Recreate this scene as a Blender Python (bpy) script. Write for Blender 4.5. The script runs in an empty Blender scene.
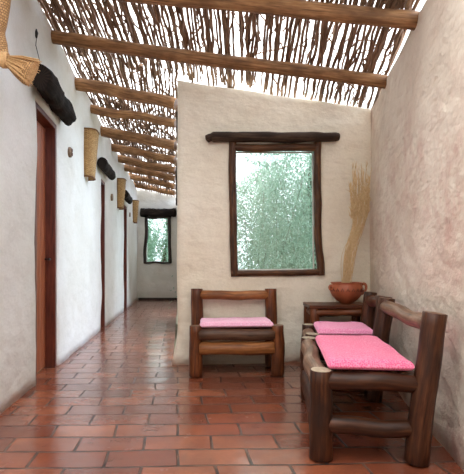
import bpy, bmesh, math, random
from mathutils import Vector, noise, Matrix
random.seed(7)
S = bpy.context.scene
COL = S.collection
F, CX, HY, H = 450.0, 232.0, 266.0, 0.92
def P(x, y, Z):
    return Vector(((x-CX)*Z/F, Z, H+(HY-y)*Z/F))
def XL(Z): return -1.097-.1209*Z
def XR(Z): return .778+.1289*Z
def ZB(X): return 4.17+.1*(X+.522)
def XE(Z): return -.006-.1209*Z          # right-hand edge of the corridor

# ------------------------------------------------------------------ materials
def lin(c):
    return tuple(((v/255)/12.92 if v/255 <= .04045 else ((v/255+.055)/1.055)**2.4) for v in c)+(1,)
class NT:
    def __init__(s, name):
        s.m = bpy.data.materials.new(name); s.m.use_nodes = True
        s.t = s.m.node_tree; s.b = s.t.nodes['Principled BSDF']; s.out = s.t.nodes['Material Output']
    def n(s, typ, **kw):
        nd = s.t.nodes.new(typ)
        for k, v in kw.items():
            if k.startswith('i_'):
                nd.inputs[k[2:].replace('_', ' ')].default_value = v
            else: setattr(nd, k, v)
        return nd
    def l(s, a, b): s.t.links.new(a, b)
    def noise(s, vec, scale, detail=4, rough=.55):
        nd = s.n('ShaderNodeTexNoise'); nd.inputs['Scale'].default_value = scale
        nd.inputs['Detail'].default_value = detail; nd.inputs['Roughness'].default_value = rough
        s.l(vec, nd.inputs['Vector']); return nd.outputs['Fac']
    def ramp(s, fac, stops):
        r = s.n('ShaderNodeValToRGB'); e = r.color_ramp.elements
        while len(e) < len(stops): e.new(.5)
        for el, (p, c) in zip(e, stops): el.position = p; el.color = c
        s.l(fac, r.inputs['Fac']); return r.outputs['Color']
    def mix(s, fac, a, b, mode='MIX'):
        m = s.n('ShaderNodeMix', data_type='RGBA', blend_type=mode)
        for i, v in ((0, fac), (6, a), (7, b)):
            if hasattr(v, 'links'): s.l(v, m.inputs[i])
            else: m.inputs[i].default_value = v
        return m.outputs[2]
    def mapv(s, vec, scale=(1,1,1), rot=(0,0,0), loc=(0,0,0)):
        m = s.n('ShaderNodeMapping'); m.inputs['Scale'].default_value = scale
        m.inputs['Rotation'].default_value = rot; m.inputs['Location'].default_value = loc
        s.l(vec, m.inputs['Vector']); return m.outputs['Vector']
    def bump(s, h, strength, dist, prev=None):
        b = s.n('ShaderNodeBump'); b.inputs['Strength'].default_value = strength
        b.inputs['Distance'].default_value = dist; s.l(h, b.inputs['Height'])
        if prev: s.l(prev, b.inputs['Normal'])
        return b.outputs['Normal']
    def tc(s, which): return s.n('ShaderNodeTexCoord').outputs[which]
    def math(s, op, a, b=None):
        m = s.n('ShaderNodeMath', operation=op)
        for i, v in enumerate((a, b)):
            if v is None: continue
            if hasattr(v, 'links'): s.l(v, m.inputs[i])
            else: m.inputs[i].default_value = v
        return m.outputs[0]

def plaster(name, c1, c2, stain=None, stainamt=.5, bump=.5, sc=1.3):
    k = NT(name); v = k.n('ShaderNodeNewGeometry').outputs['Position']
    f = k.noise(v, sc, 5, .6)
    col = k.ramp(f, [(.33, lin(c1)), (.68, lin(c2))])
    if stain:
        f2 = k.noise(k.mapv(v, (1,1,.8), loc=(4,2,1)), 3.4, 6, .72)
        f3 = k.noise(k.mapv(v, (1,1,1), loc=(9,5,1)), 1.1, 3, .5)
        m = k.math('MULTIPLY', k.ramp(f2, [(.46, (0,0,0,1)), (.66, (1,1,1,1))]), k.ramp(f3, [(.4, (.1,.1,.1,1)), (.62, (1,1,1,1))]))
        col = k.mix(k.math('MULTIPLY', m, stainamt), col, lin(stain))
    # speckle of grit
    g = k.noise(v, 60, 3, .7)
    col = k.mix(.12, col, k.ramp(g, [(.3, (.45,.43,.4,1)), (.6, (1,1,1,1))]), 'MULTIPLY')
    k.l(col, k.b.inputs['Base Color']); k.b.inputs['Roughness'].default_value = .88
    k.b.inputs['Specular IOR Level'].default_value = .2
    n1 = k.bump(k.noise(k.mapv(v, (1,1,1.6)), 4.2, 5, .5), bump, .07)
    n2 = k.bump(k.noise(v, 38, 4, .65), bump*.8, .006, n1)
    k.l(n2, k.b.inputs['Normal']); return k.m

def wood(name, dark, mid, light, rough=.4, bump=.5, gs=1.0, spec=.5):
    k = NT(name); uv = k.tc('UV')
    oi = k.n('ShaderNodeObjectInfo').outputs['Random']
    cb = k.n('ShaderNodeCombineXYZ'); k.l(k.math('MULTIPLY', oi, 37.), cb.inputs[0]); k.l(k.math('MULTIPLY', oi, 11.), cb.inputs[1])
    va = k.n('ShaderNodeVectorMath', operation='ADD'); k.l(uv, va.inputs[0]); k.l(cb.outputs[0], va.inputs[1])
    v = va.outputs[0]
    g = k.noise(k.mapv(v, (60*gs, 4*gs, 1)), 1, 5, .6)
    big = k.noise(k.mapv(v, (7, 3.5, 1)), 1, 3, .6)
    col = k.ramp(g, [(.3, lin(dark)), (.5, lin(mid)), (.72, lin(light))])
    col = k.mix(k.ramp(big, [(.38, (0,0,0,1)), (.66, (.75,.75,.75,1))]), col, lin(dark))
    k.l(col, k.b.inputs['Base Color']); k.b.inputs['Roughness'].default_value = rough
    k.b.inputs['Specular IOR Level'].default_value = spec
    k.l(k.bump(big, bump, .012, k.bump(g, bump, .004)), k.b.inputs['Normal']); return k.m

def plain(name, c, rough=.6, nz=None, spec=.5, scale=20, bump=0, metal=0):
    k = NT(name); v = k.tc('Object')
    if nz:
        f = k.noise(v, scale, 4, .6); k.l(k.ramp(f, [(.3, lin(c)), (.7, lin(nz))]), k.b.inputs['Base Color'])
        if bump: k.l(k.bump(f, bump, .01), k.b.inputs['Normal'])
    else: k.b.inputs['Base Color'].default_value = lin(c)
    k.b.inputs['Roughness'].default_value = rough; k.b.inputs['Specular IOR Level'].default_value = spec
    k.b.inputs['Metallic'].default_value = metal
    return k.m

M = {}
M['white'] = plaster('plaster_white', (224,220,210), (236,233,226), (196,184,164), .25, .3)
M['back'] = plaster('plaster_cream', (234,223,202), (244,236,219), (205,186,158), .35)
M['right'] = plaster('plaster_stained', (216,200,182), (238,226,210), (198,152,140), .7, .6)
M['log'] = wood('wood_beam', (92,62,38), (156,112,72), (196,152,104), .6, spec=.3)
M['stick'] = wood('wood_stick', (104,80,62), (150,122,98), (190,160,132), .75, spec=.3)
M['chair'] = wood('wood_chair', (52,26,14), (104,56,29), (146,86,46), .42, spec=.3)
M['chairlight'] = wood('wood_chair_rail', (98,56,28), (158,100,54), (190,130,78), .42, spec=.3)
M['bench'] = wood('wood_bench', (32,16,9), (74,41,24), (108,67,42), .42, spec=.3)
M['greyrail'] = wood('wood_greyed', (78,52,38), (138,104,80), (178,150,126), .4, spec=.4)
M['greydim'] = wood('wood_greyed_dark', (54,34,24), (96,66,48), (130,98,76), .42, spec=.3)
M['cut'] = plain('wood_cut', (150,135,112), .6, (188,172,148), scale=40)
M['cutdark'] = plain('wood_cut_dark', (84,58,38), .6, (128,92,62), scale=40)
M['lintel'] = wood('wood_lintel_dark', (20,15,12), (38,30,25), (62,50,41), .8, 1.0, spec=.15)
M['lintelb'] = wood('wood_lintel_brown', (34,24,18), (66,48,36), (104,84,66), .7, .9, spec=.2)
M['frame'] = wood('wood_window_frame', (46,26,14), (92,58,34), (124,84,52), .5, .8, spec=.3)
M['framedark'] = wood('wood_window_frame_dark', (34,26,22), (58,46,38), (80,66,54), .6, .8)
M['straw'] = None
# door wood: vertical boards
k = NT('wood_door'); v = k.tc('UV')
g = k.noise(k.mapv(v, (50,2.2,1)), 1, 5, .6)
col = k.ramp(g, [(.3, lin((120,58,32))), (.55, lin((164,90,54))), (.75, lin((190,122,80)))])
k.l(col, k.b.inputs['Base Color']); k.b.inputs['Roughness'].default_value = .4
k.l(k.bump(g, .4, .004), k.b.inputs['Normal']); M['door'] = k.m
M['jamb'] = wood('wood_jamb', (72,30,20), (108,50,34), (130,68,46), .4, .4)
# floor tiles
k = NT('terracotta_tiles'); pos = k.n('ShaderNodeNewGeometry').outputs['Position']
sx = k.n('ShaderNodeSeparateXYZ'); k.l(pos, sx.inputs[0])
u = k.math('ADD', sx.outputs[0], k.math('MULTIPLY', sx.outputs[1], .1209))
vv = k.math('ADD', sx.outputs[1], k.math('MULTIPLY', sx.outputs[0], -.035))
wv = k.n('ShaderNodeTexNoise'); wv.inputs['Scale'].default_value = 2.2; wv.inputs['Detail'].default_value = 3; k.l(pos, wv.inputs['Vector'])
ws = k.n('ShaderNodeSeparateColor'); k.l(wv.outputs['Color'], ws.inputs[0])
u = k.math('ADD', u, k.math('MULTIPLY', k.math('SUBTRACT', ws.outputs[0], .5), .05))
vv = k.math('ADD', vv, k.math('MULTIPLY', k.math('SUBTRACT', ws.outputs[1], .5), .045))
vv = k.math('ADD', vv, -.238)   # phase of the courses
u = k.math('ADD', u, -.173+20*.345)
cb = k.n('ShaderNodeCombineXYZ'); k.l(u, cb.inputs[0]); k.l(vv, cb.inputs[1])
br = k.n('ShaderNodeTexBrick', offset=.5)
br.inputs['Scale'].default_value = 1; br.inputs['Brick Width'].default_value = .345; br.inputs['Row Height'].default_value = .184
br.inputs['Mortar Size'].default_value = .0075; br.inputs['Mortar Smooth'].default_value = .35; br.inputs['Bias'].default_value = 0
br.inputs['Color1'].default_value = (0,0,0,1); br.inputs['Color2'].default_value = (1,1,1,1); br.inputs['Mortar'].default_value = (.5,.5,.5,1)
k.l(cb.outputs[0], br.inputs['Vector'])
base = k.ramp(br.outputs['Color'], [(0, lin((116,58,38))), (.5, lin((148,81,55))), (1, lin((176,107,76)))])
cloud = k.noise(pos, 3.2, 5, .6)
base = k.mix(k.ramp(cloud, [(.35, (0,0,0,1)), (.65, (.7,.7,.7,1))]), base, lin((110,62,48)))
gr = k.noise(pos, 45, 4, .7)
base = k.mix(.3, base, k.ramp(gr, [(.3, (.5,.5,.5,1)), (.65, (1,1,1,1))]), 'MULTIPLY')
gm = k.noise(pos, 9, 2, .5)
grout = k.ramp(gm, [(.4, lin((44,30,26))), (.66, lin((104,76,62)))])
base = k.mix(br.outputs['Fac'], base, grout)
k.l(base, k.b.inputs['Base Color'])
rn = k.noise(pos, 5, 4, .6)
rr = k.math('ADD', k.math('MULTIPLY', rn, .34), .05)
k.l(k.math('ADD', rr, k.math('MULTIPLY', br.outputs['Fac'], .3)), k.b.inputs['Roughness'])
inv = k.math('SUBTRACT', 1., br.outputs['Fac'])
n1 = k.bump(inv, .8, .009); n2 = k.bump(k.noise(pos, 5, 2, .5), .22, .02, n1)
n3 = k.bump(gr, .12, .003, n2); k.l(n3, k.b.inputs['Normal']); k.b.inputs['Coat Weight'].default_value=.4; k.b.inputs['Coat Roughness'].default_value=.14; k.l(n3, k.b.inputs['Coat Normal'])
M['floor'] = k.m
# straw
def straw(name, a, b, sx_, sy_):
    k = NT(name); uv = k.tc('UV')
    w1 = k.n('ShaderNodeTexBrick', offset=.5); w1.inputs['Scale'].default_value = 1
    w1.inputs['Brick Width'].default_value = sx_; w1.inputs['Row Height'].default_value = sy_
    w1.inputs['Mortar Size'].default_value = sy_*.14; w1.inputs['Mortar Smooth'].default_value = .6
    w1.inputs['Color1'].default_value = lin(a); w1.inputs['Color2'].default_value = lin(b); w1.inputs['Mortar'].default_value = lin((92,60,28))
    k.l(uv, w1.inputs['Vector'])
    k.l(w1.outputs['Color'], k.b.inputs['Base Color']); k.b.inputs['Roughness'].default_value = .7
    k.l(k.bump(k.math('SUBTRACT', 1., w1.outputs['Fac']), .8, .006), k.b.inputs['Normal']); return k.m
M['straw'] = straw('woven_straw', (200,152,96), (166,120,70), .018, .014)
M['basket'] = straw('woven_cane', (210,168,108), (182,138,84), .03, .012)
M['strawline'] = plain('straw_strands', (180,132,82), .7, (212,172,118), scale=60)
M['basketrim'] = plain('cane_rim', (120,78,38), .6)
M['grass'] = plain('dried_grass', (206,172,122), .8, (230,204,160), scale=50)
M['pinkhot'] = None
def cloth(name, a, b, sc=140):
    k = NT(name); uv = k.tc('Object')
    w = k.n('ShaderNodeTexVoronoi'); w.inputs['Scale'].default_value = sc; k.l(uv, w.inputs['Vector'])
    k.l(k.ramp(w.outputs['Distance'], [(.2, lin(a)), (.75, lin(b))]), k.b.inputs['Base Color'])
    k.b.inputs['Roughness'].default_value = .9; k.b.inputs['Specular IOR Level'].default_value = .15
    k.b.inputs['Sheen Weight'].default_value = .2
    k.l(k.bump(w.outputs['Distance'], .5, .004), k.b.inputs['Normal']); return k.m
M['pinkhot'] = cloth('pink_cloth_deep', (236,88,136), (250,150,182))
M['pinkmid'] = cloth('pink_cloth_mid', (238,126,172), (250,172,204))
M['pinkpale'] = cloth('pink_cloth_pale', (242,160,196), (252,208,226))
M['clay'] = plain('fired_clay', (172,96,60), .5, (146,74,46), scale=9, bump=.1)
M['claydark'] = plain('clay_pattern', (98,50,36), .6)
M['plaque'] = plain('plaque_clay', (156,128,100), .7, (112,88,66), scale=30)
M['black'] = plain('dark_iron', (24,20,18), .6)
M['leafa'] = None
def leafm(name, a, b):
    k = NT(name); v = k.n('ShaderNodeNewGeometry').outputs['Position']
    f = k.noise(v, 2.5, 4, .6); c = k.ramp(f, [(.3, lin(a)), (.7, lin(b))])
    d = k.n('ShaderNodeBsdfDiffuse'); t = k.n('ShaderNodeBsdfTranslucent'); k.l(c, d.inputs[0]); k.l(c, t.inputs[0])
    m = k.n('ShaderNodeMixShader'); m.inputs[0].default_value = .45; k.l(d.outputs[0], m.inputs[1]); k.l(t.outputs[0], m.inputs[2])
    k.l(m.outputs[0], k.out.inputs['Surface']); return k.m
M['leafa'] = leafm('leaves_willowy', (132,166,146), (186,210,192))
M['leafb'] = leafm('leaves_dense', (100,138,114), (150,184,156))
M['bark'] = wood('bark', (50,40,32), (88,74,60), (120,104,88), .9)
k = NT('window_glass'); tr = k.n('ShaderNodeBsdfTransparent'); tr.inputs[0].default_value = (.86,.9,.9,1)
gl = k.n('ShaderNodeBsdfGlossy'); gl.inputs['Roughness'].default_value = .03; gl.inputs[0].default_value = (.9,1,.97,1)
mx = k.n('ShaderNodeMixShader'); mx.inputs[0].default_value = .09
k.l(tr.outputs[0], mx.inputs[1]); k.l(gl.outputs[0], mx.inputs[2]); k.l(mx.outputs[0], k.out.inputs['Surface']); M['glass'] = k.m
M['ground'] = plain('garden_ground', (150,142,122), .95, (120,128,92), scale=3)

# ------------------------------------------------------------------ mesh builder
class MB:
    def __init__(s): s.v=[]; s.f=[]; s.uv=[]; s.mi=[]; s.sm=[]
    def face(s, idx, uvs, mi=0, smooth=True):
        s.f.append(idx); s.uv.append(uvs); s.mi.append(mi); s.sm.append(smooth)
    def tube(s, pts, rad, n=12, mi=0, cap=1, amp=0., seed=0., squash=1., capbulge=0., up=None):
        pts=[Vector(p) for p in pts]; m=len(pts)
        if not hasattr(rad,'__len__'): rad=[rad]*m
        base=len(s.v); L=0; prev=None; nrm=None
        for i,p in enumerate(pts):
            t=(pts[min(i+1,m-1)]-pts[max(i-1,0)]).normalized()
            if nrm is None:
                a=up or (Vector((0,0,1)) if abs(t.z)<.8 else Vector((0,1,0)))
                nrm=(a-t*a.dot(t)).normalized()
            else: nrm=(nrm-t*nrm.dot(t)).normalized()
            b=t.cross(nrm)
            if i: L+=(p-pts[i-1]).length
            for j in range(n):
                a=2*math.pi*j/n; d=nrm*math.cos(a)+b*math.sin(a)*squash
                r=rad[i]
                if amp: r*=1+amp*(noise.noise(Vector((p.x*6+seed,p.y*6,p.z*6))+d*1.3)*1.4+.5*noise.noise(Vector((p.x*17+seed,p.y*17,p.z*17))+d*2.5))
                s.v.append(p+d*r)
            if i:
                for j in range(n):
                    j2=(j+1)%n; o=base+i*n
                    w=2*math.pi*rad[i]
                    s.face([o-n+j,o-n+j2,o+j2,o+j],[(w*j/n,s_L),(w*(j+1)/n,s_L),(w*(j+1)/n,L),(w*j/n,L)],mi)
            s_L=L
        if cap is not None:
            for e,(i,t) in enumerate(((0,pts[0]-pts[1]),(m-1,pts[-1]-pts[-2]))):
                t=t.normalized(); o=base+i*n; r=rad[i]
                i2=len(s.v)
                for j in range(n): s.v.append(pts[i]+(s.v[o+j]-pts[i])*.93+t*r*.05)
                ic=len(s.v); s.v.append(pts[i]+t*r*(.06+capbulge))
                for j in range(n):
                    j2=(j+1)%n
                    q=[o+j2,o+j,i2+j,i2+j2] if e==0 else [o+j,o+j2,i2+j2,i2+j]
                    s.face(q,[(0,0),(.02,0),(.02,.02),(0,.02)],mi)
                    q=[i2+j2,i2+j,ic] if e==0 else [i2+j,i2+j2,ic]
                    s.face(q,[(0,0),(.02,0),(.01,.02)],cap,False)
        return s
    def log(s,a,b,r0,r1=None,n=14,seg=10,bend=.008,amp=.07,seed=None,mi=0,cap=1,squash=1.,up=None):
        a=Vector(a);b=Vector(b); r1=r1 or r0; seed=random.random()*50 if seed is None else seed
        pts=[];rs=[]
        for i in range(seg+1):
            t=i/seg; e=math.sin(math.pi*t)
            o=Vector((noise.noise((seed,t*2.3,0)),noise.noise((seed+9,t*2.3,0)),noise.noise((seed+19,t*2.3,0))))*bend*2
            pts.append(a.lerp(b,t)+o*(.3+e)); rs.append(r0+(r1-r0)*t)
        return s.tube(pts,rs,n,mi,cap,amp,seed,squash,up=up)
    def box(s,c,h,ax=((1,0,0),(0,1,0),(0,0,1)),mi=0,bev=0):
        bm=bmesh.new(); bmesh.ops.create_cube(bm,size=1)
        for v in bm.verts: v.co=Vector((v.co.x*2*h[0],v.co.y*2*h[1],v.co.z*2*h[2]))
        if bev: bmesh.ops.bevel(bm,geom=list(bm.edges),offset=bev,segments=2,affect='EDGES',profile=.6)
        A=[Vector(x) for x in ax]; base=len(s.v); c=Vector(c)
        loc=[v.co.copy() for v in bm.verts]; bm.verts.index_update()
        for q in loc: s.v.append(c+A[0]*q.x+A[1]*q.y+A[2]*q.z)
        big=max(range(3),key=lambda i:h[i])
        for f in bm.faces:
            nn=f.normal; k_=max(range(3),key=lambda i:abs(nn[i])); oth=[i for i in range(3) if i!=k_]
            if oth[0]==big: oth.reverse()
            s.face([base+v.index for v in f.verts],[(loc[v.index][oth[0]],loc[v.index][oth[1]]) for v in f.verts],mi,False)
        bm.free(); return s
    def build(s,name,mats,parent=None,origin=None):
        vs=s.v
        if parent is not None:
            org=Vector(parent.location)+(Vector(parent.parent.location) if parent.parent else Vector((0,0,0)))
        elif origin is not None: org=Vector(origin)
        else:
            org=Vector(((min(v.x for v in vs)+max(v.x for v in vs))/2,(min(v.y for v in vs)+max(v.y for v in vs))/2,min(v.z for v in vs)))
        if getattr(s,'local',False): org=Vector((0,0,0)) if parent is not None else org
        me=bpy.data.meshes.new(name); me.from_pydata([tuple(v-org) for v in vs],[],s.f); me.update()
        uvl=me.uv_layers.new(name='UVMap'); k_=0
        for poly,u in zip(me.polygons,s.uv):
            for li,uv in zip(poly.loop_indices,u): uvl.data[li].uv=uv
        me.polygons.foreach_set('material_index',s.mi); me.polygons.foreach_set('use_smooth',s.sm)
        for m in (mats if isinstance(mats,(list,tuple)) else [mats]): me.materials.append(m)
        o=bpy.data.objects.new(name,me); COL.objects.link(o)
        if parent is not None: o.parent=parent
        else: o.location=org
        return o
def tag(o,label=None,cat=None,group=None,kind=None):
    for a,b in (('label',label),('category',cat),('group',group),('kind',kind)):
        if b: o[a]=b
    return o
def empty(name,loc,rz,label,cat,group=None):
    o=bpy.data.objects.new(name,None); COL.objects.link(o); o.location=loc; o.rotation_euler=(0,0,rz)
    o.empty_display_size=.1
    return tag(o,label,cat,group)

# ------------------------------------------------------------------ walls
def lines(a,b,step,edges):
    n=max(1,int((b-a)/step)); xs={round(a+(b-a)*i/n,4) for i in range(n+1)}
    for e in edges:
        for d in (0,.008,.02,.04,.07):
            for q in (e-d,e+d):
                if a-1e-6<=q<=b+1e-6: xs.add(round(q,4))
    xs=sorted(xs); out=[xs[0]]
    ed={round(e,4) for e in edges}|{round(a,4),round(b,4)}
    for x in xs[1:]:
        if x-out[-1]<.006:
            if x in ed: out[-1]=x
        else: out.append(x)
    return out
def wall(name,org,d,nrm,s0,s1,top,holes,thick,mat,rnd=(0,0),amp=.018,step=.09,flare=0,seed=0,round_top=.03):
    """org + d*s along, nrm = towards the viewer's side"""
    org=Vector((org[0],org[1],0)); d=Vector((d[0],d[1],0)).normalized(); nrm=Vector((nrm[0],nrm[1],0)).normalized()
    tops=top if callable(top) else (lambda s_:top)
    ss=lines(s0,s1,step,[s0,s1]+[h[0] for h in holes]+[h[1] for h in holes])
    zm=max(tops(s0),tops(s1)); zs=lines(0,zm,step,[zm]+[z for h in holes for z in h[2:] if z>0])
    mb=MB(); idx={}
    def put(i,j,back):
        s_,z=ss[i],zs[j]; tz=tops(s_); zh=max([h[3] for h in holes]+[0]); z2=z if z<=zh+1e-6 else zh+(z-zh)*(tz-zh)/(zm-zh)
        q=Vector((s_*1.3+seed,z2*1.6,seed))
        off=noise.noise(q)*amp+noise.noise(q*3.1)*amp*.45
        r=.05; push=0
        dm=9
        for k_,(e,on) in enumerate(((s0,rnd[0]),(s1,rnd[1]))):
            if on: dm=min(dm,abs(s_-e))
        for h in holes:
            ds=max(h[0]-s_,s_-h[1],0); dz=max(h[2]-z2,z2-h[3],0); dd=math.hypot(ds,dz)
            dm=min(dm,dd)
        dm=min(dm,max(0,tz-z2)+ (0 if round_top else 1))
        if dm<r: push=r-math.sqrt(max(0,r*r-(r-dm)**2))
        es=noise.noise(Vector((seed+3,z2*1.5,s_)))*.008
        if rnd[0] and flare: es-= flare*max(0,1-(s_-s0)/.25)*max(0,(.35-z2)/.35)**1.6 if s_-s0<.25 else 0
        if back:
            for h in holes:
                if h[2]>0:
                    def away(q,lo,hi,g):
                        if hi-1e-4<=q<hi+g*1.25: return hi+g+(q-hi)*.2
                        if lo-g*1.25<q<=lo+1e-4: return lo-g+(q-lo)*.2
                        return q
                    z2=away(z2,h[2],h[3],.14); es+=away(s_,h[0],h[1],.1)-s_
        p=org+d*(s_+es)+nrm*((off-push) if not back else -thick)
        p.z=z2+noise.noise(Vector((seed,s_*2,z2*.5)))*.012*(1 if 0<j else 0)
        mb.v.append(p); return len(mb.v)-1
    def inhole(sc,zc): return any(h[0]<sc<h[1] and h[2]<zc<h[3] for h in holes)
    edges={}
    for back in (0,1):
        ids=[[put(i,j,back) for j in range(len(zs))] for i in range(len(ss))]
        idx[back]=ids
    solid=[[not inhole((ss[i]+ss[i+1])/2,(zs[j]+zs[j+1])/2) for j in range(len(zs)-1)] for i in range(len(ss)-1)]
    A,B=idx[0],idx[1]; uu=[(0,0)]*4
    flip = d.cross(Vector((0,0,1))).dot(nrm)<0
    def q(*f): 
        f=list(f); 
        if flip: f.reverse()
        mb.face(f,uu,0,True)
    for i in range(len(ss)-1):
        for j in range(len(zs)-1):
            if not solid[i][j]: continue
            q(A[i][j],A[i+1][j],A[i+1][j+1],A[i][j+1]); q(B[i][j],B[i][j+1],B[i+1][j+1],B[i+1][j])
            nb=lambda a,b: 0<=a<len(ss)-1 and 0<=b<len(zs)-1 and solid[a][b]
            if not nb(i-1,j): q(A[i][j],A[i][j+1],B[i][j+1],B[i][j])
            if not nb(i+1,j): q(A[i+1][j+1],A[i+1][j],B[i+1][j],B[i+1][j+1])
            if not nb(i,j-1): q(A[i+1][j],A[i][j],B[i][j],B[i+1][j])
            if not nb(i,j+1): q(A[i][j+1],A[i+1][j+1],B[i+1][j+1],B[i][j+1])
    o=mb.build(name,mat,origin=(0,0,0)); tag(o,kind='structure'); return o

cl=math.hypot(1,.1209)
dirC=(-.1209/cl,1/cl); nL=(1/cl,.1209/cl)
def sC(Z): return Z*cl                       # distance along the corridor walls
# doors in the left wall (Z near, Z far, head)
DO=[(3.51,4.13,2.21),(6.47,6.88,2.19),(9.21,9.85,2.2)]
wall('wall_left',(-1.097,0),dirC,nL,sC(-1.6),sC(12.25),3.03,[(sC(a),sC(b),-1,h) for a,b,h in DO],.28,M['white'],seed=3)
# partition with the window
cb_=math.hypot(1,.1); dB=(1/cb_,.1/cb_); nB=(.1/cb_,-1/cb_)
X0=(177-CX)*4.165/F
def sB(X): return (X-X0)*cb_
def on_back(x,y):                             # photo point on the partition's face
    rx=(x-CX)/F; Z=(4.17+.1*.522)/(1-.1*rx); return P(x,y,Z)
wl,wr=on_back(233,148),on_back(318,272)
s1=sB(1.345)
wall('wall_back',(X0,ZB(X0)),dB,nB,0,s1,lambda s_:2.66-.2*s_/s1,[(sB(wl.x),sB(wr.x),on_back(275,272).z,on_back(275,148).z)],.24,M['back'],rnd=(1,0),flare=.05,seed=11,amp=.014)
# right wall, splayed
cr=math.hypot(1,.1289); dR=(.1289/cr,1/cr); nR=(-1/cr,.1289/cr)
wall('wall_right',(.778,0),dR,nR,-1.6*cr,4.62*cr,2.47,[],.25,M['right'],seed=23,amp=.02)
# end of the corridor
zE=12.2; fl=P(147,262,zE); fr=P(169,218,zE)
sE0=XL(zE)-.15
wall('wall_far',(sE0,zE),(1,0),(0,-1),0,1.5,3.0,[(fl.x-sE0,fr.x-sE0,fl.z,fr.z)],.25,M['white'],seed=31)
# unseen garden-side wall under the edge log, openings placed to shape corridor light
wall('wall_garden_unseen',(-.006+.02,0),dirC,(-nL[0],-nL[1]),sC(6.2),sC(12.2),2.55,[(sC(8.0),sC(9.7),-1,2.2)],.2,M['white'],rnd=(1,0),seed=41)
wall('skyblock_rear',(-1.2,-1.6),(1,0),(0,1),0,2.1,2.9,[],.25,M['white'],seed=53)  # unseen wall added behind the camera to block sky light from the back
# floor
mb=MB()
mb.v=[Vector(p) for p in ((-2.75,12.2,0),(-1.47,12.2,0),(-.6,4.6,0),(1.37,4.62,0),(1.42,4.62,0),(.8,.2,0),(.55,-1.8,0),(-.95,-1.8,0))]
b2=len(mb.v); mb.v+=[v-Vector((0,0,.08)) for v in mb.v]
mb.face(list(range(8))[::-1],[(0,0)]*8,0,False); mb.face(list(range(8,16)),[(0,0)]*8,0,False)
for i in range(8): j=(i+1)%8; mb.face([i,j,j+8,i+8],[(0,0)]*4,0,False)
tag(mb.build('floor',M['floor'],origin=(0,0,0)),kind='structure')
mb=MB(); mb.v=[Vector(p) for p in ((-40,-30,-.1),(40,-30,-.1),(40,60,-.1),(-40,60,-.1))]; mb.face([0,1,2,3],[(0,0)]*4,0,False)
tag(mb.build('ground',M['ground'],origin=(0,0,-.1)),kind='structure')
# dark edging along the end wall
mb=MB(); mb.box((XL(zE)+.62,zE-.03,.03),(.58,.015,.03),bev=.004)
tag(mb.build('baseboard_far',M['framedark']),kind='structure')

# ------------------------------------------------------------------ doors, lintels, plaques, baskets
C3=Vector((dirC[0],dirC[1],0)); N3=Vector((nL[0],nL[1],0)); UP=Vector((0,0,1))
def LW(Z,out,z): return Vector((XL(Z),Z,z))+N3*out
door_desc=[('nearest reddish brown plank door set in the left wall','nearest the room'),('middle','middle'),('far','far')]
for i,(a,b,h) in enumerate(DO):
    dr=bpy.data.objects.new('door_%d'%(i+1),None); COL.objects.link(dr); mid=LW((a+b)/2,-.1,0); dr.location=mid; tag(dr,kind='structure')
    w=(b-a)*cl/2
    m=MB(); npl=5; 
    for q in range(npl):
        c=LW((a+b)/2,-.12,h/2-.02)+C3*(-w+.03+(2*w-.06)*(q+.5)/npl)
        m.box(c,((w-.03)/npl-.003,.02,h/2-.03),(C3,N3,UP),bev=.004)
        for t in range(4*len(m.f)//4): pass
    leaf=m.build('door_leaf',M['door'],dr)
    m=MB()
    for zz in (a*1.0,b*1.0):
        sgn=1 if zz==a else -1
        m.box(LW(zz,-.085,h/2)+C3*sgn*.02,(.022,.072,h/2),(C3,N3,UP),bev=.004)
    m.box(LW((a+b)/2,-.085,h-.02),(w,.07,.022),(C3,N3,UP),bev=.004)
    m.build('door_frame',M['jamb'],dr)
    m=MB(); c=LW(b,-.09,.98)-C3*.09
    m.tube([c,c+N3*.045,c+N3*.05-C3*.08],.009,8,cap=0); m.build('door_handle',M['black'],leaf)
for i,(z0,z1,hh,r) in enumerate(((3.33,4.2,2.325,.095),(6.1,7.0,2.32,.08),(8.7,9.6,2.31,.085))):
    m=MB(); m.log(LW(z0,.075,hh),LW(z1,.075,hh+.01),r,r*.92,20,34,.02 if i==0 else .005,.26 if i==0 else .12,seed=5+i*7,cap=0,squash=.8,up=UP)
    o=m.build('log_lintel',M['lintel'])
    tag(o,['thick black rough log lintel over the nearest door in the left wall',
        'dark angular log lintel over the middle doorway of the corridor',
        'small dark log lintel over the farthest doorway of the corridor'][i],'lintel','log lintels over the left wall doors')
for i,(Z,z,r) in enumerate(((4.55,2.07,.05),(7.47,2.06,.055),(10.25,2.09,.05))):
    m=MB(); c=LW(Z,.012,z); n=20; ring=[]
    for k_,(out,sc) in enumerate(((-.02,1),(.006,1),(.012,.85),(.008,.7))):
        for j in range(n):
            a=2*math.pi*j/n; m.v.append(c+N3*out+C3*math.cos(a)*r*sc+UP*math.sin(a)*r*1.05*sc)
    for k_ in range(3):
        for j in range(n):
            j2=(j+1)%n; m.face([k_*n+j,k_*n+j2,(k_+1)*n+j2,(k_+1)*n+j],[(0,0)]*4)
    m.face([3*n+j for j in range(n)],[(0,0)]*n,0,False)
    o=m.build('clay_plaque',M['plaque'])
    tag(o,['small oval clay plaque on the left wall just past the nearest door',
     'small oval clay plaque on the corridor wall past the middle door',
     'tiny oval clay plaque on the corridor wall beyond the farthest door'][i],'plaque','clay plaques on the corridor wall')
    if i==0:
        mm=MB()
        for (zz,) in ((.02,),(-.02,)):
            ring=[c+N3*.018+C3*math.cos(a_*math.pi/5)*.014+UP*(zz+math.sin(a_*math.pi/5)*.016) for a_ in range(11)]
            mm.tube(ring,.004,6,cap=None)
        mm.v=[v for v in mm.v]; p_=MB.build(mm,'raised_number',M['claydark'],origin=(0,0,0)); p_.parent=o; p_.location=-o.location
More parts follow.
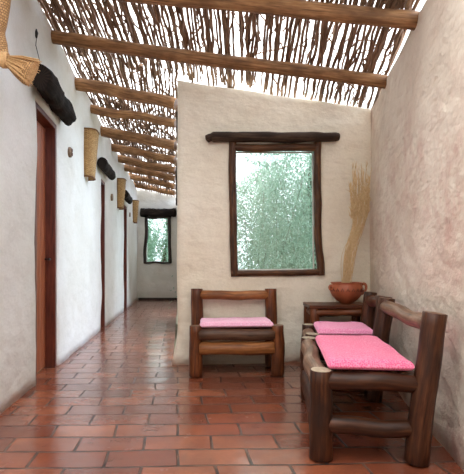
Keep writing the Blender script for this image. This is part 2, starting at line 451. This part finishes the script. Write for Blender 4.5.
for i,(Z,z0,z1) in enumerate(((5.4,1.975,2.53),(8.3,1.98,2.51),(11.1,1.99,2.52))):
    lab=['woven cane wall sconce nearest the viewer, between the near and middle doors','woven cane wall sconce between the middle and farthest doors','woven cane wall sconce at the far end of the corridor beyond the last door'][i]
    root=empty('wicker_sconce',LW(Z,0,z0),0,lab,'wall sconce','woven cane sconces on the corridor wall')
    m=MB(); n=16; rows=14
    for r_ in range(rows+1):
        t=r_/rows; wd=.125+.022*t; dp=.095+.045*t; acc=0
        for j in range(n+1):
            a=math.pi*j/n; ca,sa=math.cos(a),math.sin(a); e=.55
            cx_=math.copysign(abs(ca)**e,ca)*wd; cy_=abs(sa)**e*dp
            m.v.append(LW(Z,cy_,z0+(z1-z0)*t)+C3*cx_)
    for r_ in range(rows):
        for j in range(n):
            o_=r_*(n+1)+j; u0,u1=j*.03,(j+1)*.03; v0,v1=r_*.04,(r_+1)*.04
            m.face([o_,o_+n+1,o_+n+2,o_+1],[(u0,v0),(u0,v1),(u1,v1),(u1,v0)])
    sh=m.build('woven_shade',M['basket'],root)
    so=sh.modifiers.new('thick','SOLIDIFY'); so.thickness=.008; so.offset=-1
    for nm,r_ in (('upper_rim',rows),('lower_rim',0)):
        m2=MB(); m2.tube([m.v[r_*(n+1)+j] for j in range(n+1)],.009,6,cap=0); m2.build(nm,M['basketrim'],sh)

# far end window
root=bpy.data.objects.new('window_2',None); COL.objects.link(root); root.location=(fl.x/2+fr.x/2,zE,fl.z); tag(root,kind='structure')
m=MB()
for a,b,r in (((145,263),(146.5,217),.045),((170,263),(169,217),.045),((144,262.5),(171,262.5),.03),((146,217.5),(171,217.5),.035)):
    m.log(P(*a,zE-.02),P(*b,zE-.02),r,r,10,12,.012,.1,cap=0)
m.build('window_frame',M['framedark'],root)
m=MB(); m.box((fl.x/2+fr.x/2,zE+.05,(fl.z+fr.z)/2),((fr.x-fl.x)/2+.03,.004,(fr.z-fl.z)/2+.03)); m.build('window_pane',M['glass'],root)
m=MB(); m.log(P(141,212.5,zE-.07),P(175.6,212.5,zE-.07),.115,.115,14,16,.03,.25,seed=3,cap=0,squash=.8,up=UP)
tag(m.build('log_lintel',M['lintel']),'dark log lintel over the small window at the corridor end','lintel')

# main window
WR=bpy.data.objects.new('window_1',None); COL.objects.link(WR); WR.location=on_back(275,272); tag(WR,kind='structure')
def bk(x,y,out=0.): return on_back(x,y)+Vector((nB[0],nB[1],0))*out
fm=[M['frame'],M['cutdark']]
m=MB(); pts=[bk(232.8,143,.0),bk(232.2,170,.0),bk(233,200,0),bk(233.2,235,0),bk(234.3,276,0)]
def dens(pts,k_=5):
    out=[]
    for a,b in zip(pts,pts[1:]):
        for i in range(k_): out.append(a.lerp(b,i/k_))
    return out+[pts[-1]]
def curve(pts,k_=5):
    n=len(pts); out=[]
    for i in range(n-1):
        p0,p1,p2,p3=pts[max(i-1,0)],pts[i],pts[i+1],pts[min(i+2,n-1)]
        for j in range(k_):
            t=j/k_; out.append(.5*((2*p1)+(p2-p0)*t+(2*p0-5*p1+4*p2-p3)*t*t+(3*p1-p0-3*p2+p3)*t**3))
    return out+[pts[-1]]
bu=Vector((nB[0],nB[1],0))
def bar(pts,r,name,seed):
    m=MB(); m.tube(curve(pts,6),r,10,0,1,.12,seed,1.,up=bu); return m.build(name,fm,WR)
bar([bk(232.8,142,.012),bk(232.2,170,.012),bk(233,205,.012),bk(233.4,240,.012),bk(234.6,276,.012)],.036,'window_frame',1)
bar([bk(317.5,143,.012),bk(316.6,175,.012),bk(317.3,205,.012),bk(317.4,232,.012),bk(318,248,.012),bk(320,262,.012),bk(320.5,275,.012)],.036,'window_frame',2)
bar([bk(231,147.5,.01),bk(255,148.5,.01),bk(290,147.5,.01),bk(319,148,.01)],.036,'window_frame',3)
bar([bk(231,273.5,.012),bk(262,273,.012),bk(290,273,.012),bk(323,272,.012)],.030,'window_frame',4)
m=MB(); c=bk(275,210,-.06); m.box(c,(.44,.004,.62),((dB[0],dB[1],0),bu,UP)); m.build('window_pane',M['glass'],WR)
# thin white inner bead
m=MB()
for a,b in (((236,152),(237,270)),((314,152),(315,270)),((236.5,270),(315,269.5)),((236,151.2),(314,151.2))):
    m.log(bk(*a,-.05),bk(*b,-.05),.008,.008,6,3,0,0,cap=0)
m.build('glazing_bead',plain('bead_white',(200,200,192),.6),WR)
m=MB()
pl_=[bk(206,141.0,.05),bk(213,138.5,.05),bk(232,138.8,.05),bk(258,138.5,.05),bk(280,139,.05),bk(310,138.8,.05),bk(337,138.3,.05)]
m.tube(curve(pl_,5),[.02]+[.035]*4+[.047]*22+[.042]*3+[.034],12,0,0,.1,4,1.2,up=UP)
o=m.build('log_lintel',[M['lintelb']]); tag(o,'weathered dark grey-brown plank lintel above the large window','lintel')

# ------------------------------------------------------------------ roof logs
BE=[((29,-16),3.33,(418.5,21),2.76,.056),((50,36.5),3.94,(386,82.5),3.66,.056),((77,84),4.91,(175.5,104),4.74,.066),
    ((91,108.6),5.7,(175.5,123.5),5.5,.054),((101.5,131),6.5,(175,145),6.3,.072),((111,147),7.5,(175,159.5),7.2,.064),
    ((118,158.5),8.35,(175,170.5),8.1,.07),((124.5,167.5),9.3,(175,179),9.1,.068),((130.5,176),10.5,(175,187),10.2,.07),((135,184.5),11.7,(175,193),11.5,.07)]
names=['log roof beam nearest the viewer, above both pink benches','log roof beam over the partition with the large window',
 'first log beam over the corridor mouth','second log beam counting inward over the corridor','third log beam inward over the corridor, above the near wicker sconce',
 'fourth log beam inward over the corridor','fifth log beam inward over the corridor','sixth log beam inward over the corridor',
 'seventh log beam inward over the corridor','last log beam, against the wall at the corridor end']
beams=[]
def add_beam(a,b,r,lab,seed):
    m=MB(); m.log(a,b,r*1.02,r*.92,14,26,.014,.06,seed=seed)
    tag(m.build('roof_beam',[M['log'],M['cutdark']]),lab,'beam','log beams under the stick roof')
for i,(a,za,b,zb,r) in enumerate(BE):
    A=P(*a,za); B=P(*b,zb)
    d=(A-B).normalized(); A2=A+d*.1
    beams.append((A,B,r)); add_beam(A2,B,r,names[i],i*3.3)
# extra beam overhead, added just out of view to shade the room
for Z,lab in ((2.1,'unseen log roof beam added for shade in front of the first one in view'),):
    A=Vector((XL(Z+.3)-.05,Z+.3,2.98)); B=Vector((XR(Z-.2)+.02,Z-.2,2.44)); beams.append((A,B,.05)); add_beam(A,B,.05,lab,Z*5)
# edge log along the corridor
m=MB(); m.log((XE(4.8)+.03,4.8,2.6),(XE(12.1)+.0,12.1,2.58),.045,.045,12,30,.02,.1,seed=77)
tag(m.build('edge_beam',[M['lintelb'],M['cutdark']]),'long dark log down the garden side of the corridor, carrying the beam ends','beam')

# ------------------------------------------------------------------ sticks
def roof_z(X,Z):
    # height of the stick layer, resting on the beams
    xl=XL(Z)
    if Z<4.4: return 2.97-.19*(X-xl)+.055
    f=min(1,(Z-4.4)/.6); s_=.19+.05*f
    return 2.97-s_*(X-xl)+.055
random.seed(21)
nst=0; stuff=MB()
def stick(xa,za,xb,zb,r,dz,lab,grp,layer=0,tostuff=False):
    global nst
    n=16; sd=random.random()*90; pts=[];rs=[]
    for i in range(n+1):
        t=i/n; X=xa+(xb-xa)*t; Z=za+(zb-za)*t
        X+=noise.noise((sd,t*3,0))*.02+noise.noise((sd,t*11,3))*.014
        z=roof_z(X,Z)+dz+noise.noise((sd+5,t*4,0))*.012
        pts.append(Vector((X,Z,z))); rs.append(r*(1.1-.3*t)*(1+.4*noise.noise((sd,t*19,7))))
    m=stuff if tostuff else MB()
    m.tube(pts,rs,6,0,0,0)
    if not tostuff:
        # a side twig
        if random.random()<.45:
            q=pts[random.choice((5,8,11))]; e=q+Vector((random.choice((-1,1))*random.uniform(.03,.09),random.uniform(.1,.25),.005)); m.tube([q,(q+e)/2+Vector((0,0,.01)),e],[r*.5,r*.4,r*.25],5,0,0)
        tag(m.build('roof_stick',[M['stick']]),lab,'stick',grp); nst+=1
RIGHT=lambda Z: XR(Z)
def bay(z0,z1,right,count,lab,grp,r=.0125,skip=0):
    for i in range(count):
        t=(i+.5+random.uniform(-.2,.2))/count*1.02-.01
        sk=random.gauss(0,.005)-.045*noise.noise((t*3.1,z0*3,1))
        za=z0-random.uniform(0,.25); zb=z1+random.uniform(-.08,.15)
        xa=XL(za)+(right(za)-XL(za))*t; xb=XL(zb)+(right(zb)-XL(zb))*min(1.01,max(-.01,t+sk))
        flip=random.random()<.5
        if flip: xa,za,xb,zb=xb,zb,xa,za
        stick(xa,za,xb,zb,r*random.uniform(.8,1.2),random.uniform(-.008,.022),lab,grp)
R2=lambda Z: XR(Z)+.0
bay(2.15,2.75,R2,64,'crooked thin branch of the stick roof over the open front of the room','sticks of the front roof bay')
bay(2.75,4.42,R2,96,'crooked thin branch of the stick roof above the partition and window','sticks of the bay above the partition')
RC=lambda Z: XE(Z)+.0
bay(4.45,6.0,RC,30,'crooked thin branch of the stick roof over the corridor mouth','sticks over the corridor mouth')
bay(5.9,7.7,RC,28,'crooked thin branch of the stick roof over the middle door','sticks over the middle of the corridor')
bay(7.7,9.8,RC,24,'crooked thin branch of the stick roof over the far part of the corridor','sticks over the far part of the corridor')
bay(9.7,12.15,RC,20,'crooked thin branch of the stick roof at the corridor end','sticks at the corridor end')
# loose second layer
for i in range(52):
    z0=random.uniform(2.1,3.4) if i<32 else random.uniform(4.3,11.2); ln=random.uniform(.6,1.1)
    rt=R2 if i<32 else RC
    t=random.random(); t2=min(1,max(0,t+random.gauss(0,.045 if i<32 else .12))); z1=min(z0+ln,4.5 if i<32 else 12.1)
    stick(XL(z0)+(rt(z0)-XL(z0))*t,z0,XL(z1)+(rt(z1)-XL(z1))*t2,z1,.009,.03,
      'loose stray branch lying askew on the room roof' if i<32 else 'loose stray branch lying askew on the corridor roof','stray branches on the room roof' if i<32 else 'stray branches on the corridor roof')
print('STICKS',nst)
# uncountable fine twig litter lying on top
for i in range(1300):
    room=i<420
    z0=random.uniform(2.0,4.2) if room else random.uniform(4.4,12); rt=R2 if room else RC
    t=random.random()**1.0; ln=random.uniform(.2,.5)
    if room and random.random()<.5: t=random.random()**3*.22-.01      # debris gathers along the left wall
    xa=XL(z0)+(rt(z0)-XL(z0))*t; a=random.gauss(0,.35); z1=min(z0+ln*math.cos(a),4.5 if room else 12.1); xb=min(max(xa+ln*math.sin(a),XL(z1)),rt(z1))
    stick(xa,z0,xb,z1,.004+random.random()*(.004 if room or z0<5.5 else .011),.03+random.random()*.02,'','',tostuff=True)
tag(stuff.build('twig_litter',[M['stick']]),'fine broken twigs scattered over the stick roof','twigs',kind='stuff')

# ------------------------------------------------------------------ seats
def seat(name,L,D,loc,rz,label,mats,cat='chair',lean=.06,bh=.71,side=(.38,.17),front=(.365,.24),leg_h=.431,group=None,sz=.397):
    """local x along the seat, y towards the back"""
    root=empty(name,loc,rz,label,cat,group)
    wl_,wd_,cap_,railm=mats
    def pt(nm,mb,m): mb.local=True; return mb.build(nm,m,root)
    def V(*a): return Vector(a)
    for x in (0,L):
        m=MB(); m.log(V(x,0,0.012),V(x,0,leg_h-.006),.056,.052,16,8,.006,.04); pt('leg',m,[wl_,cap_])
        m=MB(); m.log(V(x,D,0.012),V(x,D+lean,bh),.056,.054,16,12,.006,.04); pt('back_post',m,[wl_,M['cutdark']])
        for k_,(zz,r) in enumerate(((side[0],.045),(side[1],.042))):
            m=MB(); m.log(V(x,.03,zz),V(x,D-.005+lean*zz/bh*.5,zz-.01),r,r*.95,14,8,.005,.06); pt('side_rail',m,[wd_,M['cutdark']])
    m=MB(); m.log(V(.03,-.005,front[0]),V(L-.03,-.005,front[0]),.052,.05,14,10,.008,.07); pt('front_rail',m,[railm[0],M['cutdark']])
    if front[1]:
        m=MB(); m.log(V(.03,-.005,front[1]),V(L-.03,-.005,front[1]),.054,.055,14,10,.008,.07); pt('front_rail',m,[railm[1],M['cutdark']])
    m=MB(); m.log(V(.03,D+lean*.93,bh-.055),V(L-.03,D+lean*.93,bh-.055),.043,.043,14,10,.01,.08); pt('back_rail',m,[railm[2],M['cutdark']])
    m=MB(); m.log(V(.03,D+.02,.36),V(L-.03,D+.02,.36),.04,.04,12,8,.008,.07); pt('rear_rail',m,[wd_,M['cutdark']])
    n=max(5,round((D-.13)/.055)+1)
    for i in range(n):
        y=.085+(D-.13)*i/(n-1)
        m=MB(); m.log(V(.02,y,sz),V(L-.02,y,sz),.028,.028,10,6,.004,.05); pt('seat_slat',m,[wd_,M['cutdark']])
    return root
def cushion(name,x0,x1,y0,y1,z0,th,root_loc,rz,label,mat,group,seed=0,tilt=0):
    nx,ny=26,18; m=MB(); R=Matrix.Rotation(rz,3,'Z')
    def h(u,v):
        e=min(u,1-u,)*(x1-x0); f=min(v,1-v)*(y1-y0); d=min(e,f); r=.028
        q=1 if d>=r else math.sqrt(max(0,1-(1-d/r)**2))
        return q
    for top in (1,0):
        for i in range(nx+1):
            for j in range(ny+1):
                # denser near borders
                u=.5-.5*math.cos(math.pi*i/nx); v=.5-.5*math.cos(math.pi*j/ny)
                q=h(u,v); wob=noise.noise((u*3+seed,v*3,seed))*.007+noise.noise((u*9+seed,v*9,seed))*.003
                x=x0+(x1-x0)*u+noise.noise((seed,v*3,1))*.008; y=y0+(y1-y0)*v+noise.noise((seed,u*3,5))*.008
                zc=z0+th*.45
                z=zc+(th*.55*q+wob*q if top else -th*.45*q)
                m.v.append(R@Vector((x,y,z+tilt*u)))
    N=(nx+1)*(ny+1)
    for i in range(nx):
        for j in range(ny):
            a=i*(ny+1)+j
            m.face([a,a+ny+1,a+ny+2,a+1],[(0,0)]*4); a+=N; m.face([a+1,a+ny+2,a+ny+1,a],[(0,0)]*4)
    rim=[i*(ny+1) for i in range(nx+1)]+[nx*(ny+1)+j for j in range(1,ny+1)]+[i*(ny+1)+ny for i in range(nx-1,-1,-1)]+[j for j in range(ny-1,0,-1)]
    for a,b in zip(rim,rim[1:]+rim[:1]): m.face([b,a,a+N,b+N],[(0,0)]*4)
    m.v=[v+Vector(root_loc) for v in m.v]
    o=m.build(name,mat); return tag(o,label,'cushion',group)

ca=math.atan(.1)
c0=(-.30,3.73,0)
seat('log_chair',.68,.355,c0,ca*.55,'low varnished log chair with pale pink cushion standing under the large window',
  (M['chair'],M['chair'],M['cutdark'],(M['greyrail2'] if 'greyrail2' in M else M['greydim'],M['chairlight'],M['chairlight'])),'chair',lean=.03,bh=.71,side=(.35,.17),front=(.35,.24),sz=.375)
cushion('seat_cushion',.035,.645,-.03,.33,.409,.05,c0,ca*.55,'pale pink cushion on the low log chair under the window',M['pinkpale'],'pink seat cushions',1)
# benches on the right: local x runs away from the viewer along the wall, back towards +X  -> rotate so x->(+Y), y->(+X) is mirrored; use x towards viewer
aR=math.atan(.1289*.85)
def bench_loc(Z,X): return (X,Z,0)
# x axis pointing towards the viewer (-Y): rotation = -90deg - aR ; then y axis points to +X
rzb=-math.pi/2-aR
b1far=(.528,3.10,0)
seat('log_bench',.965,.435,b1far,rzb,'dark log bench with deep pink cushion nearest the viewer on the right',
  (M['bench'],M['bench'],M['cut'],(M['greyrail'],M['bench'],M['greyrail'])),'bench',lean=.085,bh=.70,front=(.375,.17))
cushion('seat_cushion',.2,.985,.03,.425,.43,.05,b1far,rzb,'deep pink cushion on the near bench at the right',M['pinkhot'],'pink seat cushions',4)
b2far=(.645,3.80,0)
seat('log_chair',.52,.44,b2far,rzb,'dark log chair behind the near bench, beside the corner table',
  (M['bench'],M['bench'],M['cut'],(M['greyrail'],M['bench'],M['chair'])),'chair',lean=.07,bh=.70,side=(.35,.17),front=(.35,.17),sz=.375)
cushion('seat_cushion',.03,.49,.04,.45,.409,.05,b2far,rzb,'light pink cushion on the log chair behind the near bench',M['pinkmid'],'pink seat cushions',8)

# ------------------------------------------------------------------ corner table
tz=.583
T=empty('corner_table',(.93,4.03,0),0,'small square dark red log table in the corner by the stained wall','table')
x0,x1,y0,y1=.665,1.205,3.86,4.22
def part(mb,nm,mt): return mb.build(nm,mt,T)
for x,y in ((x0+.05,y0+.04),(x1-.05,y0+.04),(x0+.045,y1-.03),(x1-.05,y1-.03)):
    m=MB(); m.log((x,y,0.01),(x,y,tz-.035),.042,.04,14,8,.006,.07); part(m,'leg',[M['chair'],M['cutdark']])
m=MB(); n=5
for i in range(n):
    m.box((x0+(x1-x0)/2,y0+(y1-y0)*(i+.5)/n,tz-.015),((x1-x0)/2,(y1-y0)/n/2-.002,.015),bev=.005)
part(m,'table_top',[M['jamb2'] if 'jamb2' in M else M['chair']])
for y in (y0+.03,y1-.03):
    m=MB(); m.log((x0+.06,y,tz-.07),(x1-.06,y,tz-.065),.033,.035,12,10,.012,.12); part(m,'apron_rail',[M['chair'],M['cutdark']])
    m=MB(); m.log((x0+.06,y,.15),(x1-.06,y,.15),.03,.03,12,8,.01,.1); part(m,'lower_rail',[M['chair'],M['cutdark']])
for x in (x0+.05,x1-.05):
    m=MB(); m.log((x,y0+.06,tz-.07),(x,y1-.05,tz-.07),.03,.03,12,6,.008,.1); part(m,'side_rail',[M['chair'],M['cutdark']])

# ------------------------------------------------------------------ clay bowl with dried grass
bc=Vector((1.035,4.07,tz+.001)); B=empty('clay_bowl',bc,0,'terracotta clay bowl with side handles standing on the corner table','bowl')
prof=[(.0,.0),(.055,.0),(.062,.006),(.10,.035),(.135,.075),(.152,.115),(.154,.145),(.148,.175),(.142,.19),(.146,.2),(.150,.205),(.144,.208),(.135,.2),(.134,.18),(.140,.145),(.138,.115),(.12,.078),(.085,.04),(0,.03)]
m=MB(); n=36
for r,z in [(a*.95,b*.93) for a,b in prof]:
    for j in range(n): a=2*math.pi*j/n; m.v.append(bc+Vector((r*math.cos(a)*1.0,r*math.sin(a),z*.98)))
for i in range(len(prof)-1):
    for j in range(n): j2=(j+1)%n; m.face([i*n+j,i*n+j2,(i+1)*n+j2,(i+1)*n+j],[(0,0)]*4)
bo=m.build('bowl_body',M['clay'],B)
for s_ in (1,-1):
    m=MB(); 
    if s_==1: hp=[(.145,.185),(.17,.19),(.188,.17),(.185,.135),(.165,.105),(.142,.09)]
    else: hp=[(.147,.165),(.162,.172),(.172,.158),(.166,.138),(.15,.128)]
    m.tube(curve([bc+Vector((s_*a*.91,-.02,b*.93)) for a,b in hp],4),.0125,8,cap=0); m.build('handle',M['clay'],bo)
m=MB()
for k_ in range(9):
    a0=math.pi*(1.05+.1*k_)
    pts=[bc+Vector((.148*math.cos(a0+d_),.148*math.sin(a0+d_),.138-.028*abs(e))) for d_,e in ((-.08,1),(0,0),(.08,1))]
    m.tube(pts,.0035,5,cap=0)
m.build('painted_zigzag',M['claydark'],bo)
# grass bunch
random.seed(5)
G=empty('dried_grass',bc+Vector((0,0,.04)),0,'tall bunch of pale dried grass standing in the clay bowl','dried grass')
Zg=4.05; st=MB(); plm=MB()
for i in range(70):
    bx=random.gauss(0,.028); by=random.gauss(0,.02)
    p0=bc+Vector((bx-.01,by,.04))
    ty=random.uniform(165,215); u_=random.random()
    tx=350+21*u_ + (ty-170)*-.03
    p3=P(tx,ty,Zg+random.uniform(-.05,.12)); p3.y=min(p3.y,ZB(p3.x)-.03)
    p1=P(349+random.gauss(0,3),255,Zg+by); p2=P(359+ (u_-.5)*13,222,Zg+(p3.y-Zg)*.6)
    pts=curve([p0,p1,p2,p3],5)
    st.tube(pts,[.0022]*len(pts),4,cap=0)
    # drooping fine seed heads
    for k_ in range(9):
        t=random.uniform(.0,.75); q=p3.lerp(p2,t); e=q+Vector((random.gauss(0,.014),random.gauss(0,.008),random.uniform(.03,.09)))
        e.y=min(e.y,ZB(e.x)-.02)
        plm.tube([q,(q+e)/2+Vector((random.gauss(0,.004),0,0)),e],[.0016,.003,.001],4,cap=0)
st.build('grass_stems',M['grass'],G); plm.build('seed_heads',M['grass'],G)

# ------------------------------------------------------------------ hanging straw bow, top left
Zs=2.6
HS=empty('straw_hanging',P(2,60,Zs),0,'golden woven straw hanging with flared knotted end at the upper left','wall hanging')
m=MB(); pts=[P(-3,-75,Zs),P(-3,-40,Zs),P(-4,-10,Zs),P(-6,15,Zs),P(-8,32,Zs),P(-3,48,Zs),P(3,58,Zs)]
cv=curve(pts,6); rs=[.075+0*i for i in range(len(cv))]
rr_=[.06,.075,.085,.08,.072,.06,.035]
rs=[rr_[min(i//6,6)]+(rr_[min(i//6+1,6)]-rr_[min(i//6,6)])*((i%6)/6) for i in range(len(cv))]
m.tube(cv,rs,20,0,0,.06,3,.7,up=Vector((1,0,0))); m.build('woven_body',[M['straw']],HS)
for sgn,nm in ((1,'flared_end'),(-1,'flared_end')):
    kx,ky=5,60; m=MB(); n=11
    axis=[(kx+sgn*t*27, ky+t*(13 if sgn>0 else 4)) for t in [i/8 for i in range(9)]]
    pp=[P(a,b,Zs-.02) for a,b in axis]; rad=[.034,.030,.036,.046,.056,.064,.071,.078,.08]
    m.tube(pp,rad,18,0,1,.08,2,.5,up=UP); o=m.build(nm,[M['straw'],M['strawline']],HS)
    m=MB()
    for i in range(60):
        a=random.uniform(-1,1); b=random.uniform(-1,1)*.9
        up_=(pp[-1]-pp[0]).normalized().cross(Vector((0,1,0)))
        p0=pp[1]+up_*a*.026+Vector((0,-.018+b*.005,0)); p1=pp[-1]+up_*a*.083+Vector((0,b*.035,0))+(pp[-1]-pp[0])*random.uniform(0,.16)
        pm_=p0.lerp(p1,.5)+Vector((0,-.02,0))
        m.tube([p0,pm_,p1],[.0035,.003,.0022],4,cap=0)
    m.build('loose_straw',M['strawline'],o)
m=MB(); 
for k_ in (-1,0,1):
    c=P(5,60,Zs-.02)+Vector((k_*.012,0,0)); m.tube([c+Vector((0,math.cos(a)*.026,math.sin(a)*.04)) for a in [i*math.pi/6 for i in range(13)]],.009,6,cap=None)
m.build('binding_knot',M['strawline'],HS)
# small dark fixing and thread high on the left wall
zf=3.47
m=MB(); a=LW(zf,.008,0); h_=lambda y:H+(HY-y)*zf/F
m.tube([Vector((a.x,a.y,h_(29))),Vector((a.x,a.y,h_(33))),Vector((a.x,a.y,h_(38)))],[.004,.014,.006],8,cap=0)
m.tube([Vector((a.x,a.y,h_(38))),Vector((a.x,a.y-.01,h_(46))),Vector((a.x,a.y+.05,h_(56))),Vector((a.x,a.y+.08,h_(63)))],.0025,6,cap=0)
tag(m.build('wall_hook',M['black']),'small dark hook with a thin wire above the nearest door','hook')

# ------------------------------------------------------------------ garden
random.seed(99)
def willow(name,cx,cy,rx,ry,h,strands,label,mat,leaf=.035,cat='tree',grp=None,hmin=0.):
    root=empty(name,(cx,cy,-.1),0,label,cat,grp)
    m=MB(); m.log((cx,cy,-.1),(cx+.1,cy+.1,h*.85),.12,.05,10,12,.1,.1,cap=0); m.build('trunk',M['bark'],root)
    m=MB(); lf=MB()
    for i in range(strands):
        a=random.random()*2*math.pi; q=math.sqrt(random.random())
        X=cx+rx*q*math.cos(a); Y=cy+ry*q*math.sin(a)
        zt=h*(1-.35*q*q)*random.uniform(.55,1.); zb=max(hmin,zt-random.uniform(.7,1.8))
        n=max(10,int((zt-zb)/.035)); dx=random.gauss(0,.3); dy=random.gauss(0,.2)
        prev=None
        for k_ in range(n):
            t=k_/n; p=Vector((X+dx*t,Y+dy*t,zt+(zb-zt)*t))
            for s_ in (-1,1):
                p=p+Vector((random.gauss(0,.05),random.gauss(0,.05),random.gauss(0,.03))); d=Vector((random.gauss(0,1),random.gauss(0,1),-.9)).normalized()*leaf*random.uniform(.7,1.5)
                w=d.cross(Vector((random.gauss(0,1),random.gauss(0,1),.3))).normalized()*leaf*.17
                b=len(lf.v); lf.v+= [p,p+d*.5+w,p+d,p+d*.5-w]; lf.face([b,b+1,b+2,b+3],[(0,0)]*4,0,False)
        (m.tube([Vector((X,Y,zt)),Vector((X+dx,Y+dy,zb))],[.004,.002],3,cap=0) if i%6==0 else None)
    m.build('hanging_twigs',M['bark'],root); lf.build('foliage',mat,root)
willow('weeping_tree',1.35,7.4,1.9,1.1,3.9,1050,'pale green weeping tree outside the large window',M['leafa'],.05)
willow('garden_shrub',3.0,10.5,2.6,1.2,3.0,500,'dense green shrub far behind the weeping tree',M['leafb'],.09)
willow('garden_shrub',-2.3,15.4,2.2,1.0,3.2,420,'green shrub outside the small window at the corridor end',M['leafb'],.08)

# ------------------------------------------------------------------ light, world, camera
w=bpy.data.worlds.new('World'); S.world=w; w.use_nodes=True; t=w.node_tree; bg=t.nodes['Background']
tcn=t.nodes.new('ShaderNodeTexCoord'); sep=t.nodes.new('ShaderNodeSeparateXYZ'); t.links.new(tcn.outputs['Generated'],sep.inputs[0])
r1=t.nodes.new('ShaderNodeValToRGB')           # horizon to zenith
r1.color_ramp.elements[0].position=.0; r1.color_ramp.elements[0].color=(.86,.93,1.0,1)
r1.color_ramp.elements[1].position=.55; r1.color_ramp.elements[1].color=(1.0,.985,.96,1)
t.links.new(sep.outputs[2],r1.inputs[0]); az=t.nodes.new('ShaderNodeValToRGB'); az.color_ramp.elements[0].position=.2; az.color_ramp.elements[0].color=(1,1,1,1)
az.color_ramp.elements[1].position=.9; az.color_ramp.elements[1].color=(1.0,1.2,1.55,1); t.links.new(sep.outputs[0],az.inputs[0])
mu=t.nodes.new('ShaderNodeMix'); mu.data_type='RGBA'; mu.blend_type='MULTIPLY'; mu.inputs[0].default_value=1
t.links.new(r1.outputs[0],mu.inputs[6]); t.links.new(az.outputs[0],mu.inputs[7]); t.links.new(mu.outputs[2],bg.inputs[0]); bg.inputs[1].default_value=1.6
cam=bpy.data.cameras.new('Camera'); co=bpy.data.objects.new('Camera',cam); COL.objects.link(co); S.camera=co
co.location=(0,0,H); co.rotation_euler=(math.pi/2,0,0)
cam.sensor_fit='HORIZONTAL'; cam.sensor_width=36; cam.lens=F/464*36; cam.shift_y=29/464; cam.clip_end=200; cam.clip_start=.05
S.view_settings.view_transform='Standard'; S.view_settings.look='None'; S.view_settings.exposure=1.5; S.view_settings.gamma=1
S.view_settings.use_curve_mapping=False
